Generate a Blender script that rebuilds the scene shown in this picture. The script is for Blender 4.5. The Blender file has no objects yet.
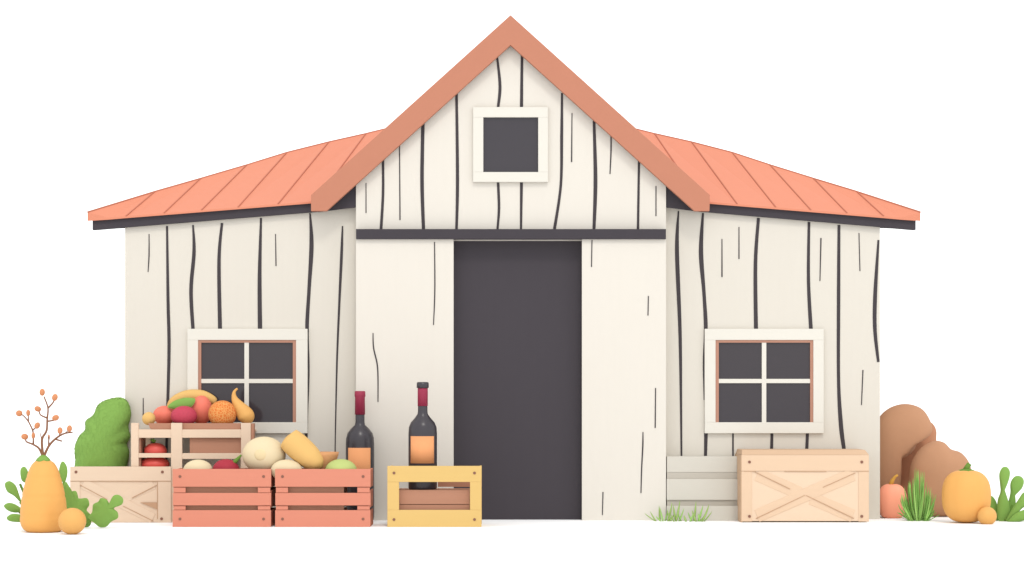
import bpy, bmesh, math, random
from mathutils import Vector, Matrix
random.seed(7)
R = math.radians
S = bpy.context.scene
COL = S.collection

# ------------------------------------------------------------------ camera, sky, sun, exposure
CAM_H, CAM_D, HZ, FPX = 1.2, 20.0, 400.0, 2000.0     # eye height, distance to the barn front, horizon row, focal length in px
cd = bpy.data.cameras.new('camera')
cam = bpy.data.objects.new('camera', cd); COL.objects.link(cam)
cam.location = (0, -CAM_D, CAM_H); cam.rotation_euler = (R(90), 0, 0)
cd.sensor_width = 36; cd.lens = FPX / 1024 * 36
cd.shift_y = (HZ - 288) / 1024
cd.clip_end = 6000
S.camera = cam

SUN_EL, SUN_AZ = 50, 10           # degrees: high, in front of the barn and to the right
w = bpy.data.worlds.new('World'); S.world = w; w.use_nodes = True
nt = w.node_tree; nt.nodes.clear()
out = nt.nodes.new('ShaderNodeOutputWorld')
sky = nt.nodes.new('ShaderNodeTexSky'); sky.sky_type = 'NISHITA'; sky.sun_disc = False
sky.sun_elevation = R(SUN_EL); sky.sun_rotation = R(180 - SUN_AZ)
b1 = nt.nodes.new('ShaderNodeBackground'); b1.inputs['Strength'].default_value = 0.05
nt.links.new(sky.outputs[0], b1.inputs['Color'])
b2 = nt.nodes.new('ShaderNodeBackground')            # the even white overcast
b2.inputs['Color'].default_value = (1, .99, .965, 1); b2.inputs['Strength'].default_value = 1.36
ad = nt.nodes.new('ShaderNodeAddShader')
nt.links.new(b1.outputs[0], ad.inputs[0]); nt.links.new(b2.outputs[0], ad.inputs[1])
nt.links.new(ad.outputs[0], out.inputs['Surface'])
sl = bpy.data.lights.new('sun', 'SUN'); sl.energy = 0.9; sl.angle = R(10); sl.color = (1, .96, .9)
so = bpy.data.objects.new('sun', sl); COL.objects.link(so)
sd = Vector((math.sin(R(SUN_AZ)) * math.cos(R(SUN_EL)), -math.cos(R(SUN_AZ)) * math.cos(R(SUN_EL)), math.sin(R(SUN_EL))))
so.rotation_euler = sd.to_track_quat('Z', 'Y').to_euler(); so.location = sd * 30
vs = S.view_settings
vs.view_transform = 'Standard'; vs.look = 'None'; vs.exposure = 0; vs.gamma = 1; vs.use_curve_mapping = False

# ------------------------------------------------------------------ helpers
def sc(Y): return (CAM_D + Y) / FPX                   # metres per pixel at depth Y
def P(px, py, Y): return Vector(((px - 512) * sc(Y), Y, CAM_H - (py - HZ) * sc(Y)))
def X(px, Y): return (px - 512) * sc(Y)
def Z(py, Y): return CAM_H - (py - HZ) * sc(Y)

def lin(c):
    c /= 255
    return c / 12.92 if c <= .04045 else ((c + .055) / 1.055) ** 2.4
K = 1.64                                              # light on an upright surface: picture value / base colour
MATS = {}
def mat(name, rgb, k=1.0, var=.04, scale=6.0, rough=.85, spec=.12, bump=0.0, stretch=(1, 1, 1)):
    m = bpy.data.materials.new(name); m.use_nodes = True
    n = m.node_tree.nodes; l = m.node_tree.links
    bs = n['Principled BSDF']
    base = [min(.9, lin(c) / K * k) for c in rgb]
    tc = n.new('ShaderNodeTexCoord'); mp = n.new('ShaderNodeMapping'); mp.inputs['Scale'].default_value = stretch
    no = n.new('ShaderNodeTexNoise'); no.inputs['Scale'].default_value = scale; no.inputs['Detail'].default_value = 5
    l.new(tc.outputs['Object'], mp.inputs['Vector']); l.new(mp.outputs[0], no.inputs['Vector'])
    mx = n.new('ShaderNodeMix'); mx.data_type = 'RGBA'
    mx.inputs[6].default_value = [c * (1 - var) for c in base] + [1]
    mx.inputs[7].default_value = [min(.95, c * (1 + var)) for c in base] + [1]
    l.new(no.outputs['Fac'], mx.inputs[0]); l.new(mx.outputs[2], bs.inputs['Base Color'])
    bs.inputs['Roughness'].default_value = rough
    bs.inputs['Specular IOR Level'].default_value = spec
    if bump:
        bp = n.new('ShaderNodeBump'); bp.inputs['Strength'].default_value = bump; bp.inputs['Distance'].default_value = .01
        l.new(no.outputs['Fac'], bp.inputs['Height']); l.new(bp.outputs[0], bs.inputs['Normal'])
    MATS[name] = m
    return m

WV = (5, 5, .35)      # grain running up and down
WH = (.35, 5, 5)      # grain running sideways
M = dict(
    ground=mat('white_ground', (255, 255, 255), k=1.47, var=.008, scale=1.5),
    wall=mat('cream_paint', (246, 239, 227), k=1.04, var=.012, scale=5, stretch=WV),
    wing=mat('oat_paint', (240, 233, 220), k=1.03, var=.014, scale=5, stretch=WV),
    trim=mat('trim_paint', (247, 242, 230), k=1.04, var=.01),
    gap=mat('board_gap_black', (80, 74, 77), var=.08, scale=12),
    dark=mat('charcoal_paint', (80, 75, 80), var=.05),
    door=mat('doorway_shade', (80, 75, 80), k=1.06, var=.03, scale=3, stretch=WV),  # stands in for the unlit interior behind the open doors
    glass=mat('dark_glass', (70, 65, 71), var=.0, rough=.12, spec=.3),
    roof=mat('coral_metal', (253, 163, 130), k=.92, var=.02, rough=.6, spec=.15),
    seam=mat('roof_seam', (216, 136, 110), k=.95, var=.03),
    rake=mat('terracotta_board', (214, 145, 118), var=.025, scale=5),
    lining=mat('brown_lining', (192, 143, 122), k=1.15, var=.04),
    beige=mat('pale_wood', (247, 220, 193), k=1.1, var=.02, scale=6, stretch=WH),
    peachwood=mat('peach_wood', (252, 219, 186), var=.018, scale=6, stretch=WH),
    peachpanel=mat('light_peach_panel', (253, 224, 194), k=1.04, var=.014, scale=6, stretch=WH),
    line=mat('brown_edge_line', (206, 166, 134), k=1.15, var=.05),  # brown strips that paint in the faint shading along board edges
    screw=mat('rusty_screw', (150, 100, 80), var=.1, rough=.5, spec=.4),
    lid=mat('shaded_peach_wood', (240, 203, 168), k=.95, var=.02, scale=6, stretch=WH),  # peach wood darkened to paint shade on the crate's side and top
    red=mat('coral_wood', (241, 157, 131), var=.03, scale=6, stretch=WH),
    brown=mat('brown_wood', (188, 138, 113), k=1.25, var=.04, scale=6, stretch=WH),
    yellow=mat('yellow_wood', (248, 209, 133), var=.02, scale=6, stretch=WH),
    step=mat('step_board', (230, 224, 211), k=1.04, var=.015, scale=5, stretch=WH),
    step_shade=mat('painted_step_shade', (213, 205, 191), var=.02),  # darker tone painted as the shadow between the boards
    orange=mat('orange_skin', (254, 188, 104), k=1.06, var=.025, scale=9, spec=.2, rough=.6),
    orange2=mat('light_orange_skin', (254, 192, 110), var=.025, scale=9, spec=.2, rough=.6),
    peach=mat('peach_skin', (255, 168, 136), k=1.38, var=.03, scale=9, spec=.2, rough=.6),
    coralfruit=mat('coral_fruit', (242, 128, 106), k=1.25, var=.05, scale=10, spec=.2, rough=.55),
    crimson=mat('crimson_fruit', (214, 76, 98), var=.14, scale=60, spec=.2, rough=.6, bump=.3),
    beet=mat('beet_skin', (190, 55, 72), var=.1, scale=14, spec=.2, rough=.6),
    tomato=mat('tomato_skin', (222, 88, 78), k=1.3, var=.04, spec=.3, rough=.4),
    cream=mat('cream_squash', (253, 233, 192), var=.02, scale=9),
    creamc=mat('cream_squash_eye', (253, 230, 182), var=.02, scale=9),
    gold=mat('golden_squash', (253, 205, 128), var=.03, scale=9),
    lime=mat('lime_skin', (208, 222, 138), var=.03),
    leaf=mat('leaf_green', (131, 170, 84), k=1.28, var=.06, scale=10),
    leafd=mat('stalk_green', (122, 160, 70), var=.06, scale=10),
    bush=mat('bush_green', (134, 174, 86), k=1.3, var=.05, scale=18),
    grass=mat('grass_green', (140, 180, 98), k=1.9, var=.12, scale=8),
    grassd=mat('deep_grass_green', (118, 163, 80), k=1.9, var=.12, scale=8),
    grassl=mat('lime_grass_green', (160, 190, 108), k=1.4, var=.1, scale=8),
    stone=mat('brown_stone', (199, 150, 116), k=1.2, var=.05, scale=7, bump=.12),
    stoned=mat('dark_brown_stone', (182, 130, 99), k=1.4, var=.05, scale=7, bump=.12),
    bottle=mat('dark_bottle_glass', (74, 69, 75), k=.85, var=.02, rough=.3, spec=.35),
    foil=mat('burgundy_foil', (172, 52, 82), var=.03, rough=.5, spec=.3),
    label=mat('orange_paper', (254, 177, 122), k=1.08, var=.01),
    bowl=mat('bowl_wood', (205, 150, 105), k=1.5, var=.04, stretch=WH),
    twig=mat('twig_brown', (160, 112, 84), var=.1, scale=20),
    bud=mat('bud_orange', (236, 160, 114), var=.08, scale=30),
    stalk=mat('golden_stalk', (236, 178, 84), var=.05),
)
def dimpled():
    m = mat('netted_orange_skin', (248, 150, 80), var=0)
    n = m.node_tree.nodes; l = m.node_tree.links; bs = n['Principled BSDF']
    tc = n.new('ShaderNodeTexCoord'); vo = n.new('ShaderNodeTexVoronoi'); vo.feature = 'DISTANCE_TO_EDGE'; vo.inputs['Scale'].default_value = 38
    l.new(tc.outputs['Object'], vo.inputs['Vector'])
    cr = n.new('ShaderNodeValToRGB'); e = cr.color_ramp.elements
    e[0].position = .04; e[1].position = .13
    e[0].color = [lin(c) / K for c in (255, 186, 112)] + [1]; e[1].color = [lin(c) / K for c in (246, 138, 70)] + [1]
    l.new(vo.outputs['Distance'], cr.inputs[0]); l.new(cr.outputs[0], bs.inputs['Base Color'])
    return m
M['netted'] = dimpled()

def spline(pts, n=8):
    """Catmull-Rom through tuples of any length."""
    if len(pts) < 3: return [tuple(p) for p in pts]
    o = []
    for i in range(len(pts) - 1):
        p0, p1, p2, p3 = pts[max(i - 1, 0)], pts[i], pts[i + 1], pts[min(i + 2, len(pts) - 1)]
        for k in range(n):
            t = k / n
            o.append(tuple(.5 * (2 * b + (c - a) * t + (2 * a - 5 * b + 4 * c - d) * t * t + (3 * b - a - 3 * c + d) * t ** 3)
                           for a, b, c, d in zip(p0, p1, p2, p3)))
    o.append(tuple(pts[-1])); return o
def cspline(pts, n=5):
    p = list(pts); q = [p[-1]] + p + [p[0], p[1]]
    o = spline(q, n)
    return o[n:n + n * len(p)]

ORG = Vector((0, 0, 0))
class MB:
    def __init__(s): s.v = []; s.f = []; s.m = []; s.s = []
    def add(s, vs, fs, m=0, smooth=False):
        b = len(s.v); s.v += [Vector(v) for v in vs]
        for f in fs: s.f.append([i + b for i in f]); s.m.append(m); s.s.append(smooth)
        return s
    def box(s, x0, x1, y0, y1, z0, z1, m=0):
        v = [(x, y, z) for x in (x0, x1) for y in (y0, y1) for z in (z0, z1)]
        return s.add(v, [(0, 1, 3, 2), (4, 6, 7, 5), (0, 4, 5, 1), (2, 3, 7, 6), (0, 2, 6, 4), (1, 5, 7, 3)], m)
    def pbox(s, px0, px1, py0, py1, Yf, Yb, m=0):
        return s.box(X(px0, Yf), X(px1, Yf), Yf, Yb, Z(py1, Yf), Z(py0, Yf), m)
    def prism(s, poly, y0, y1, m=0):
        n = len(poly)
        v = [(x, y0, z) for x, z in poly] + [(x, y1, z) for x, z in poly]
        f = [tuple(range(n)), tuple(range(2 * n - 1, n - 1, -1))] + [(i, (i + 1) % n, (i + 1) % n + n, i + n) for i in range(n)]
        return s.add(v, f, m)
    def pprism(s, pp, Yf, Yb, m=0): return s.prism([(X(a, Yf), Z(b, Yf)) for a, b in pp], Yf, Yb, m)
    def hull(s, pts, faces, m=0): return s.add(pts, faces, m)
    def stroke(s, pts, Y, m=1, proud=.004, deep=.002):
        """a dark crack between boards: a strip whose width changes along it, a few mm proud"""
        q = spline(pts, 8); L = []; Rr = []
        for i, (a, b, wd) in enumerate(q):
            a0 = q[max(i - 1, 0)]; a1 = q[min(i + 1, len(q) - 1)]
            t = Vector((a1[0] - a0[0], a1[1] - a0[1])).normalized(); nn = Vector((-t.y, t.x)) * wd / 2
            L.append((a + nn.x, b + nn.y)); Rr.append((a - nn.x, b - nn.y))
        k = len(q); yf = Y - proud; yb = Y + deep
        v = [P(a, b, yf) for a, b in L] + [P(a, b, yf) for a, b in Rr]
        v += [Vector((p.x, yb, p.z)) for p in v[:]]
        f = []
        for i in range(k - 1):
            f += [(i, i + 1, k + i + 1, k + i), (i, 2 * k + i, 2 * k + i + 1, i + 1), (k + i, k + i + 1, 3 * k + i + 1, 3 * k + i)]
        f += [(0, k, 3 * k, 2 * k), (k - 1, 3 * k - 1, 4 * k - 1, 2 * k - 1)]
        return s.add(v, f, m)
    def tube(s, pts, rad, n=12, m=0, flat=1.0):
        pts = [Vector(p) for p in pts]; v = []; k = len(pts)
        for i, p in enumerate(pts):
            t = (pts[min(i + 1, k - 1)] - pts[max(i - 1, 0)]).normalized()
            a = t.cross(Vector((0, 1, 0)))
            if a.length < 1e-3: a = Vector((1, 0, 0))
            a.normalize(); b = t.cross(a).normalized()
            for j in range(n):
                an = 2 * math.pi * j / n
                v.append(p + (a * math.cos(an) + b * math.sin(an) * flat) * rad[i])
        f = [(i * n + j, i * n + (j + 1) % n, (i + 1) * n + (j + 1) % n, (i + 1) * n + j) for i in range(k - 1) for j in range(n)]
        f += [tuple(range(n)), tuple(range(k * n - 1, (k - 1) * n - 1, -1))]
        return s.add(v, f, m, True)
    def lathe(s, prof, cx, cy, n=40, m=0, ribs=0, amp=0.0):
        v = []; k = len(prof)
        for r, z in prof:
            for j in range(n):
                a = 2 * math.pi * j / n; rr = r * (1 - amp * (abs(math.cos(ribs * a / 2)) ** 6 if ribs else 0))
                v.append((cx + rr * math.cos(a), cy + rr * math.sin(a), z))
        f = [(i * n + j, i * n + (j + 1) % n, (i + 1) * n + (j + 1) % n, (i + 1) * n + j) for i in range(k - 1) for j in range(n)]
        f += [tuple(range(n)), tuple(range(k * n - 1, (k - 1) * n - 1, -1))]
        return s.add(v, f, m, True)
    def ell(s, c, r, m=0, nu=32, nv=18, rot=0.0, ribs=0, amp=0.0, dip=0.0, ex=2.0):
        v = []; c = Vector(c); rm = Matrix.Rotation(rot, 3, 'Y')
        for i in range(1, nv):
            th = math.pi * i / nv
            for j in range(nu):
                a = 2 * math.pi * j / nu
                bx_ = (abs(math.sin(th)) ** ex + abs(math.cos(th)) ** ex) ** (-1 / ex)
                q = bx_ * math.sin(th) * (1 - amp * (abs(math.cos(ribs * a / 2)) ** 5 if ribs else 0))
                zz = bx_ * math.cos(th); zz -= dip * math.exp(-(math.sin(th) / .35) ** 2) * (1 if zz > 0 else -.4)
                v.append(c + rm @ Vector((r[0] * q * math.cos(a), r[1] * q * math.sin(a), r[2] * zz)))
        v.append(c + rm @ Vector((0, 0, r[2] * (1 - dip)))); v.append(c + rm @ Vector((0, 0, -r[2] * (1 - dip * .4))))
        f = [(i * nu + j, i * nu + (j + 1) % nu, (i + 1) * nu + (j + 1) % nu, (i + 1) * nu + j) for i in range(nv - 2) for j in range(nu)]
        t, b = len(v) - 2, len(v) - 1
        f += [(t, j, (j + 1) % nu) for j in range(nu)] + [(b, (nv - 2) * nu + (j + 1) % nu, (nv - 2) * nu + j) for j in range(nu)]
        return s.add(v, f, m, True)
    def leaf(s, outline, Y, th=.02, lean=0.0, cup=.0, m=0, n=5):
        """a fleshy leaf: smooth outline, thickest along its middle, leaning out of the upright plane"""
        o = cspline(outline, n); k = len(o)
        cx = sum(a for a, b in o) / k; cz = sum(b for a, b in o) / k
        zb = max(b for a, b in o)
        rings = [(1, 0), (.93, .37), (.75, .66), (.45, .89)]
        v = []
        def yy(px, py, h): return Y + lean * (zb - py) * sc(Y) + cup * ((px - cx) * sc(Y)) ** 2 + h
        for side in (-1, 1):
            for sca, h in rings:
                for a, b in o:
                    px, py = cx + (a - cx) * sca, cz + (b - cz) * sca
                    q = P(px, py, Y); v.append((q.x, yy(px, py, side * h * th), q.z))
            q = P(cx, cz, Y); v.append((q.x, yy(cx, cz, side * th), q.z))
        f = []; half = 4 * k + 1
        for sd_ in (0, 1):
            B = sd_ * half
            for r in range(3):
                f += [(B + r * k + i, B + r * k + (i + 1) % k, B + (r + 1) * k + (i + 1) % k, B + (r + 1) * k + i) for i in range(k)]
            f += [(B + 3 * k + i, B + 3 * k + (i + 1) % k, B + 4 * k) for i in range(k)]
        f += [(i, (i + 1) % k, half + (i + 1) % k, half + i) for i in range(k)]
        return s.add(v, f, m, True)
    def pillow(s, outline, Y, th, p=2.3, rings=9, m=0):
        """a thick rounded lump with a free outline: full depth in the middle, rolled edges"""
        o = cspline(outline, 5); k = len(o)
        cx = sum(a for a, b in o) / k; cz = sum(b for a, b in o) / k
        v = []; f = []
        prof = [math.sin(math.pi / 2 * (rings - i) / rings) for i in range(rings)]
        for side in (-1, 1):
            B = len(v)
            for sca in prof:
                h = max(0.0, 1 - sca ** p) ** (1 / p)
                for a, b in o:
                    q = P(cx + (a - cx) * sca, cz + (b - cz) * sca, Y); v.append((q.x, Y + side * h * th, q.z))
            q = P(cx, cz, Y); v.append((q.x, Y + side * th, q.z))
            for r in range(rings - 1):
                f += [(B + r * k + i, B + r * k + (i + 1) % k, B + (r + 1) * k + (i + 1) % k, B + (r + 1) * k + i) for i in range(k)]
            f += [(B + (rings - 1) * k + i, B + (rings - 1) * k + (i + 1) % k, B + rings * k) for i in range(k)]
        half = rings * k + 1
        f += [(i, (i + 1) % k, half + (i + 1) % k, half + i) for i in range(k)]
        return s.add(v, f, m, True)
    def blade(s, base, tip, wd, bow, m=0):
        base = Vector(base); tip = Vector(tip); v = []; N = 6
        side = Vector((1, .35 * random.uniform(-1, 1), 0)).normalized(); th = Vector((-side.y, side.x, 0)) * wd * .18
        for i in range(N):
            t = i / (N - 1)
            p = base.lerp(tip, t); p += Vector((bow * (t * t - t), 0, .12 * abs(bow) * math.sin(math.pi * t)))
            w_ = wd * (.75 + .5 * t - 1.25 * t ** 2.2) / 2 + .0006
            v += [p - side * w_, p - th, p + side * w_]
        f = []
        for i in range(N - 1):
            a = 3 * i; f += [(a, a + 1, a + 4, a + 3), (a + 1, a + 2, a + 5, a + 4), (a + 2, a, a + 3, a + 5)]
        f += [(0, 2, 1), (3 * N - 3, 3 * N - 2, 3 * N - 1)]
        return s.add(v, f, m, True)
    def build(s, name, mats, parent=None, bevel=0.0, org=None):
        if not isinstance(mats, (list, tuple)): mats = [mats]
        o = ORG if org is None else Vector(org)
        me = bpy.data.meshes.new(name)
        me.from_pydata([v - o for v in s.v], [], s.f); 
        for mt in mats: me.materials.append(mt)
        me.polygons.foreach_set('material_index', s.m); me.polygons.foreach_set('use_smooth', s.s)
        bm = bmesh.new(); bm.from_mesh(me); bmesh.ops.recalc_face_normals(bm, faces=bm.faces); bm.to_mesh(me); bm.free()
        ob = bpy.data.objects.new(name, me); COL.objects.link(ob)
        if parent: ob.parent = parent
        else: ob.location = o
        if bevel:
            bv = ob.modifiers.new('bevel', 'BEVEL'); bv.width = bevel; bv.segments = 2; bv.limit_method = 'ANGLE'; bv.angle_limit = R(50)
        return ob

def tag(o, label, cat, group=None, kind=None):
    o['label'] = label; o['category'] = cat
    if group: o['group'] = group
    if kind: o['kind'] = kind
    return o
def thing(name, label, cat, loc, group=None):
    global ORG
    ORG = Vector(loc)
    o = bpy.data.objects.new(name, None); COL.objects.link(o); o.location = loc; o.empty_display_size = .1
    return tag(o, label, cat, group)
def remesh(ob, vox, smooth=6):
    r = ob.modifiers.new('r', 'REMESH'); r.mode = 'VOXEL'; r.voxel_size = vox
    q = ob.modifiers.new('s', 'SMOOTH'); q.iterations = smooth; q.factor = .5
    dg = bpy.context.evaluated_depsgraph_get()
    me = bpy.data.meshes.new_from_object(ob.evaluated_get(dg)); ob.modifiers.clear()
    old = ob.data; ob.data = me; me.name = ob.name; bpy.data.meshes.remove(old)
    for p in me.polygons: p.use_smooth = True
    return ob

# ------------------------------------------------------------------ setting: ground
g = MB(); N = 64
g.add([(3000 * math.cos(2 * math.pi * i / N), 3000 * math.sin(2 * math.pi * i / N), 0) for i in range(N)] + [(0, 0, 0)], [(i, (i + 1) % N, N) for i in range(N)])
go = g.build('ground', M['ground'], org=(0, 0, 0)); go['kind'] = 'structure'

# ------------------------------------------------------------------ barn
YW = .13                         # front of the two low wings (the gable front is at 0)
YB = 4.25                        # back of the building
barn = thing('barn', 'cream wooden barn with coral roof, tall gable and dark open doorway', 'barn', (0, 2.1, 0))

# gable block: front boards round the door opening, side and back walls
g = MB()
g.pprism([(356, 240.5), (356, 182), (511, 42), (666, 182), (666, 240.5)], 0, .2)
g.pbox(356, 453, 240.5, 520, 0, .2); g.pbox(582, 666, 240.5, 520, 0, .2)
x0, x1 = X(356, 0), X(666, 0)
g.box(x0, x0 + .15, .2, YB, 0, Z(184, 0)); g.box(x1 - .15, x1, .2, YB, 0, Z(184, 0))
g.prism([(x0 + .15, 0), (x0 + .15, Z(184, 0)), (X(511, 0), Z(45, 0)), (x1 - .15, Z(184, 0)), (x1 - .15, 0)], YB - .15, YB)
for st in [
    [(366, 183, .8), (366, 213, 1.0)], [(383, 160, 2.4), (383, 194, 2.6), (381, 229, 2.8)], [(399.5, 144, 1.0), (400, 220, 1.2)],
    [(423, 121, 3.4), (422, 180, 3.6), (423.5, 229, 3.2)], [(456.5, 93, 2.6), (457.5, 180, 3.2), (456.5, 229, 2.6)],
    [(497, 56, 2.0), (500, 86, 3.0), (498, 108, 2.6)], [(498, 181, 2.6), (499, 208, 2.6), (497.5, 229, 2.2)],
    [(522, 55, 2.6), (521.5, 108, 3.2)], [(521.5, 181, 3.0), (521, 229, 2.2)],
    [(562, 93, 2.0), (561.7, 135, 3.0), (560.8, 185, 2.6), (554.5, 229, 3.0)], [(572, 113, .9), (571.6, 162, 1.3)],
    [(594, 121, 2.6), (595.5, 180, 3.8), (594, 229, 3.0)], [(611, 136, 1.2), (611, 152, 1.4), (610, 174, 1.0)],
    [(639, 161, 2.2), (638, 229, 2.4)], [(656, 186, 1), (656, 216, 1)]]:
    g.stroke(st, 0)
g.build('gable_wall', [M['wall'], M['gap']], barn)

# wings
def wing(sgn, strokes):
    e = 125 if sgn < 0 else 880          # outer corner column in the picture
    inn = 357.5 if sgn < 0 else 664.5
    eo, ei = (226, 207) if sgn < 0 else (227, 207)
    g = MB()
    g.pprism([(e, 400 + 1.2 / sc(YW)), (e, eo), (inn, ei), (inn, 400 + 1.2 / sc(YW))], YW, YW + .18)
    xo = X(e, YW); xi = xo - sgn * .18; zt = Z(eo, YW)
    g.box(min(xo, xi), max(xo, xi), YW + .18, YB, 0, zt)
    xb = x0 if sgn < 0 else x1
    g.box(min(xi, xb), max(xi, xb), YB - .18, YB, 0, zt)
    for st in strokes: g.stroke(st, YW)
    return g.build('wing_wall', [M['wing'], M['gap']], barn)
wing(-1, [
    [(149, 234, .8), (149, 255, 1.2), (148, 272, .8)], [(167, 226, 2.0), (168, 300, 3.0), (169, 350, 3.2), (167, 425, 2.6), (166, 468, 2.4)],
    [(193, 225, 1.6), (194, 252, 3.4), (191, 290, 3.6), (193, 330, 3.4)], [(222, 223, 2.4), (219, 260, 3.4), (220, 330, 4.0)],
    [(261, 218, 2.0), (259.6, 275, 3.8), (260, 330, 4.4)], [(275.5, 234, .8), (276, 266, 1.1)],
    [(310, 213, 1.4), (311.5, 245, 4.2), (309, 290, 3.4), (307, 330, 3.6), (308.8, 372, 1.6), (307, 415, 2.2), (306, 445, 3.0)],
    [(342.5, 226, 1.4), (341.5, 255, 2.8), (339, 310, 2.2), (337, 360, 1.8), (335.5, 425, 1.2), (335, 455, 1)],
    [(143.2, 398, .8), (143.2, 421, 1.2)]])
wing(1, [
    [(678.5, 211, 1.4), (677, 250, 4.0), (680, 330, 3.4), (681, 400, 2.4), (681.5, 456, 1.8)],
    [(703, 213, 2.0), (701, 252, 4.4), (704, 293, 3.4), (705.8, 330, 3.8), (703.6, 362, 1.6), (704.2, 400, 1.0)],
    [(706, 433, 3.6), (705.5, 457, 3.0)], [(733, 433, 1.6), (733, 457, 1.6)], [(772, 433, 2.8), (771.5, 456, 3.2)], [(807.5, 433, 3.0), (806.5, 456, 3.2)],
    [(722, 239, .9), (722, 277, 1.3)], [(739, 227, .9), (739, 259, 1.1)],
    [(758.5, 218, 3.0), (755.5, 263, 3.6), (756, 330, 4.0)], [(809, 222, 2.6), (808.5, 280, 3.2), (811, 330, 3.8)],
    [(821, 238, 1.3), (820, 281, .9)], [(839, 225, 2.8), (838.6, 300, 3.4), (838.6, 380, 3.2), (841, 425, 4.2), (844, 449, 3.6)],
    [(859, 233, .9), (860, 271, .9)], [(878.5, 240, 2.0), (875.2, 295, 3.8), (875, 330, 3.6), (878.4, 362, 2.6)], [(863, 370, 1.1), (861.5, 405, .9)]])

# wing roofs: standing seam metal, hipped at the outer end, running in under the gable roof
YE = .05                          # front eave line
def wing_roof(sgn):
    f = (lambda a: a) if sgn < 0 else (lambda a: 1008 - a + (a < 200) * 0)
    def fx(a): return a if sgn < 0 else 1020.5 - a - (312 - a) * 0.056 * (a < 312)
    def fy(a, b): return b
    A = P(fx(87.5), 212, YE); Cc = P(fx(425), 119, 2.2)
    A2 = P(fx(108), 217.6, YE); C0 = P(fx(425), 192.4, YE)
    up_ = Vector((0, 0, .24))                        # the end eave sweeps up from both corners
    Mm = Vector((A.x, 2.2, A.z)) + up_; Ab = Vector((A.x, YB + .15, A.z))
    A2b = Vector((A2.x, YB + .15, A2.z)); C0b = Vector((C0.x, YB + .15, C0.z))
    ev = [108, 126, 164, 201.5, 238, 278, 316, 425]
    hp = [(87.5, 212), (155.5, 191.2), (201, 178.2), (247, 164.7), (287, 152.3), (329, 141.8), (366, 133.5), (425, 119)]
    E = [A2.lerp(C0, (x - 108) / 317) for x in ev]
    H = []
    for x, y in hp:
        t_ = 0.0
        for _ in range(30):                          # depth of the hip line at this column
            q = A.lerp(Cc, t_); t_ += ((fx(x) - 512) * sc(q.y) - q.x) / (Cc.x - A.x)
        H.append(P(fx(x), y, A.lerp(Cc, t_).y))
    dn = Vector((0, 0, -.05)); n8 = len(ev)
    eb = [P(fx(108), 219.7, YE)] + [p - Vector((0, 0, .02)) for p in E[1:]]
    hb = [P(fx(87.5), 221, YE)] + [p + dn for p in H[1:]]
    ends = [Mm, Ab, A2b, C0b]; endb = [p - Vector((0, 0, z)) for p, z in zip(ends, (.088, .09, .02, .02))]
    v = E + H + ends + eb + hb + endb; o = 2 * n8 + 4
    fs = []
    for i in range(n8 - 1):
        fs += [(i, i + 1, n8 + i + 1), (i, n8 + i + 1, n8 + i), (n8 + i, n8 + i + 1, 2 * n8)]
    m_, ab_, a2_, c0_ = range(2 * n8, 2 * n8 + 4); cc_ = 2 * n8 - 1
    fs += [(m_, cc_, ab_), (ab_, cc_, a2_), (a2_, cc_, c0_)]
    rim = [n8] + list(range(n8)) + [cc_, c0_, a2_, ab_, m_]
    g = MB()
    g.hull(v, fs + [tuple(i + o for i in f_) for f_ in fs] + [(rim[i], rim[(i + 1) % len(rim)], rim[(i + 1) % len(rim)] + o, rim[i] + o) for i in range(len(rim))])
    nrm = (C0 - A2).cross(Cc - A2).normalized()
    if nrm.z < 0: nrm = -nrm
    for p, q in list(zip(E, H))[1:-1]:
        p = p - nrm * .002; q = q - nrm * .002
        d = (q - p).normalized(); sd_ = d.cross(nrm) * .0062
        g.hull([p - sd_, p + sd_, q + sd_, q - sd_] + [z + nrm * .008 for z in (p - sd_, p + sd_, q + sd_, q - sd_)],
               [(0, 1, 2, 3), (4, 5, 6, 7), (0, 1, 5, 4), (1, 2, 6, 5), (2, 3, 7, 6), (3, 0, 4, 7)], 1)
    # ridge cap along the hip
    up = Vector((0, 0, -.002))
    g.tube([p + up for p in H], [.009] * n8, 8, 1)
    ro = g.build('wing_roof', [M['roof'], M['seam']], barn)
    h = MB()                     # fascia below the eave, returning along the end
    yf = YE + .03
    pts = [(fx(92.5), 220.6), (fx(92.5), 229.8), (fx(322), 211.2), (fx(322), 201.5)]
    h.pprism(pts, yf, yf + .08)
    xa = X(fx(92.5), yf); xe = xa - sgn * .05; zb, zt = Z(229.6, yf), Z(221.6, yf)
    ln = [(yf + .1, zb + .012, zt + .012), (2.2, zb + .2, zt + .2), (YB + .1, zb, zt)]
    v = [(xx, y, z) for y, z0, z1 in ln for xx, z in ((xa, z0), (xe, z0), (xe, z1), (xa, z1))]
    h.hull(v, [(i * 4 + j, i * 4 + (j + 1) % 4, i * 4 + 4 + (j + 1) % 4, i * 4 + 4 + j) for i in (0, 1) for j in range(4)] + [(0, 1, 2, 3), (8, 9, 10, 11)])
    h.build('fascia', M['dark'], ro)
wing_roof(-1); wing_roof(1)

# dark plates painted as the shade in the voids under the gable eaves
for pl in ([(318, 212.0), (318, 204), (355.7, 168), (355.7, 207.2)], [(702, 212.0), (702, 204), (666.3, 168), (666.3, 207.2)]):
    MB().pprism(pl, .018, .044).build('void_shade', M['dark'], barn)

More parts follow.
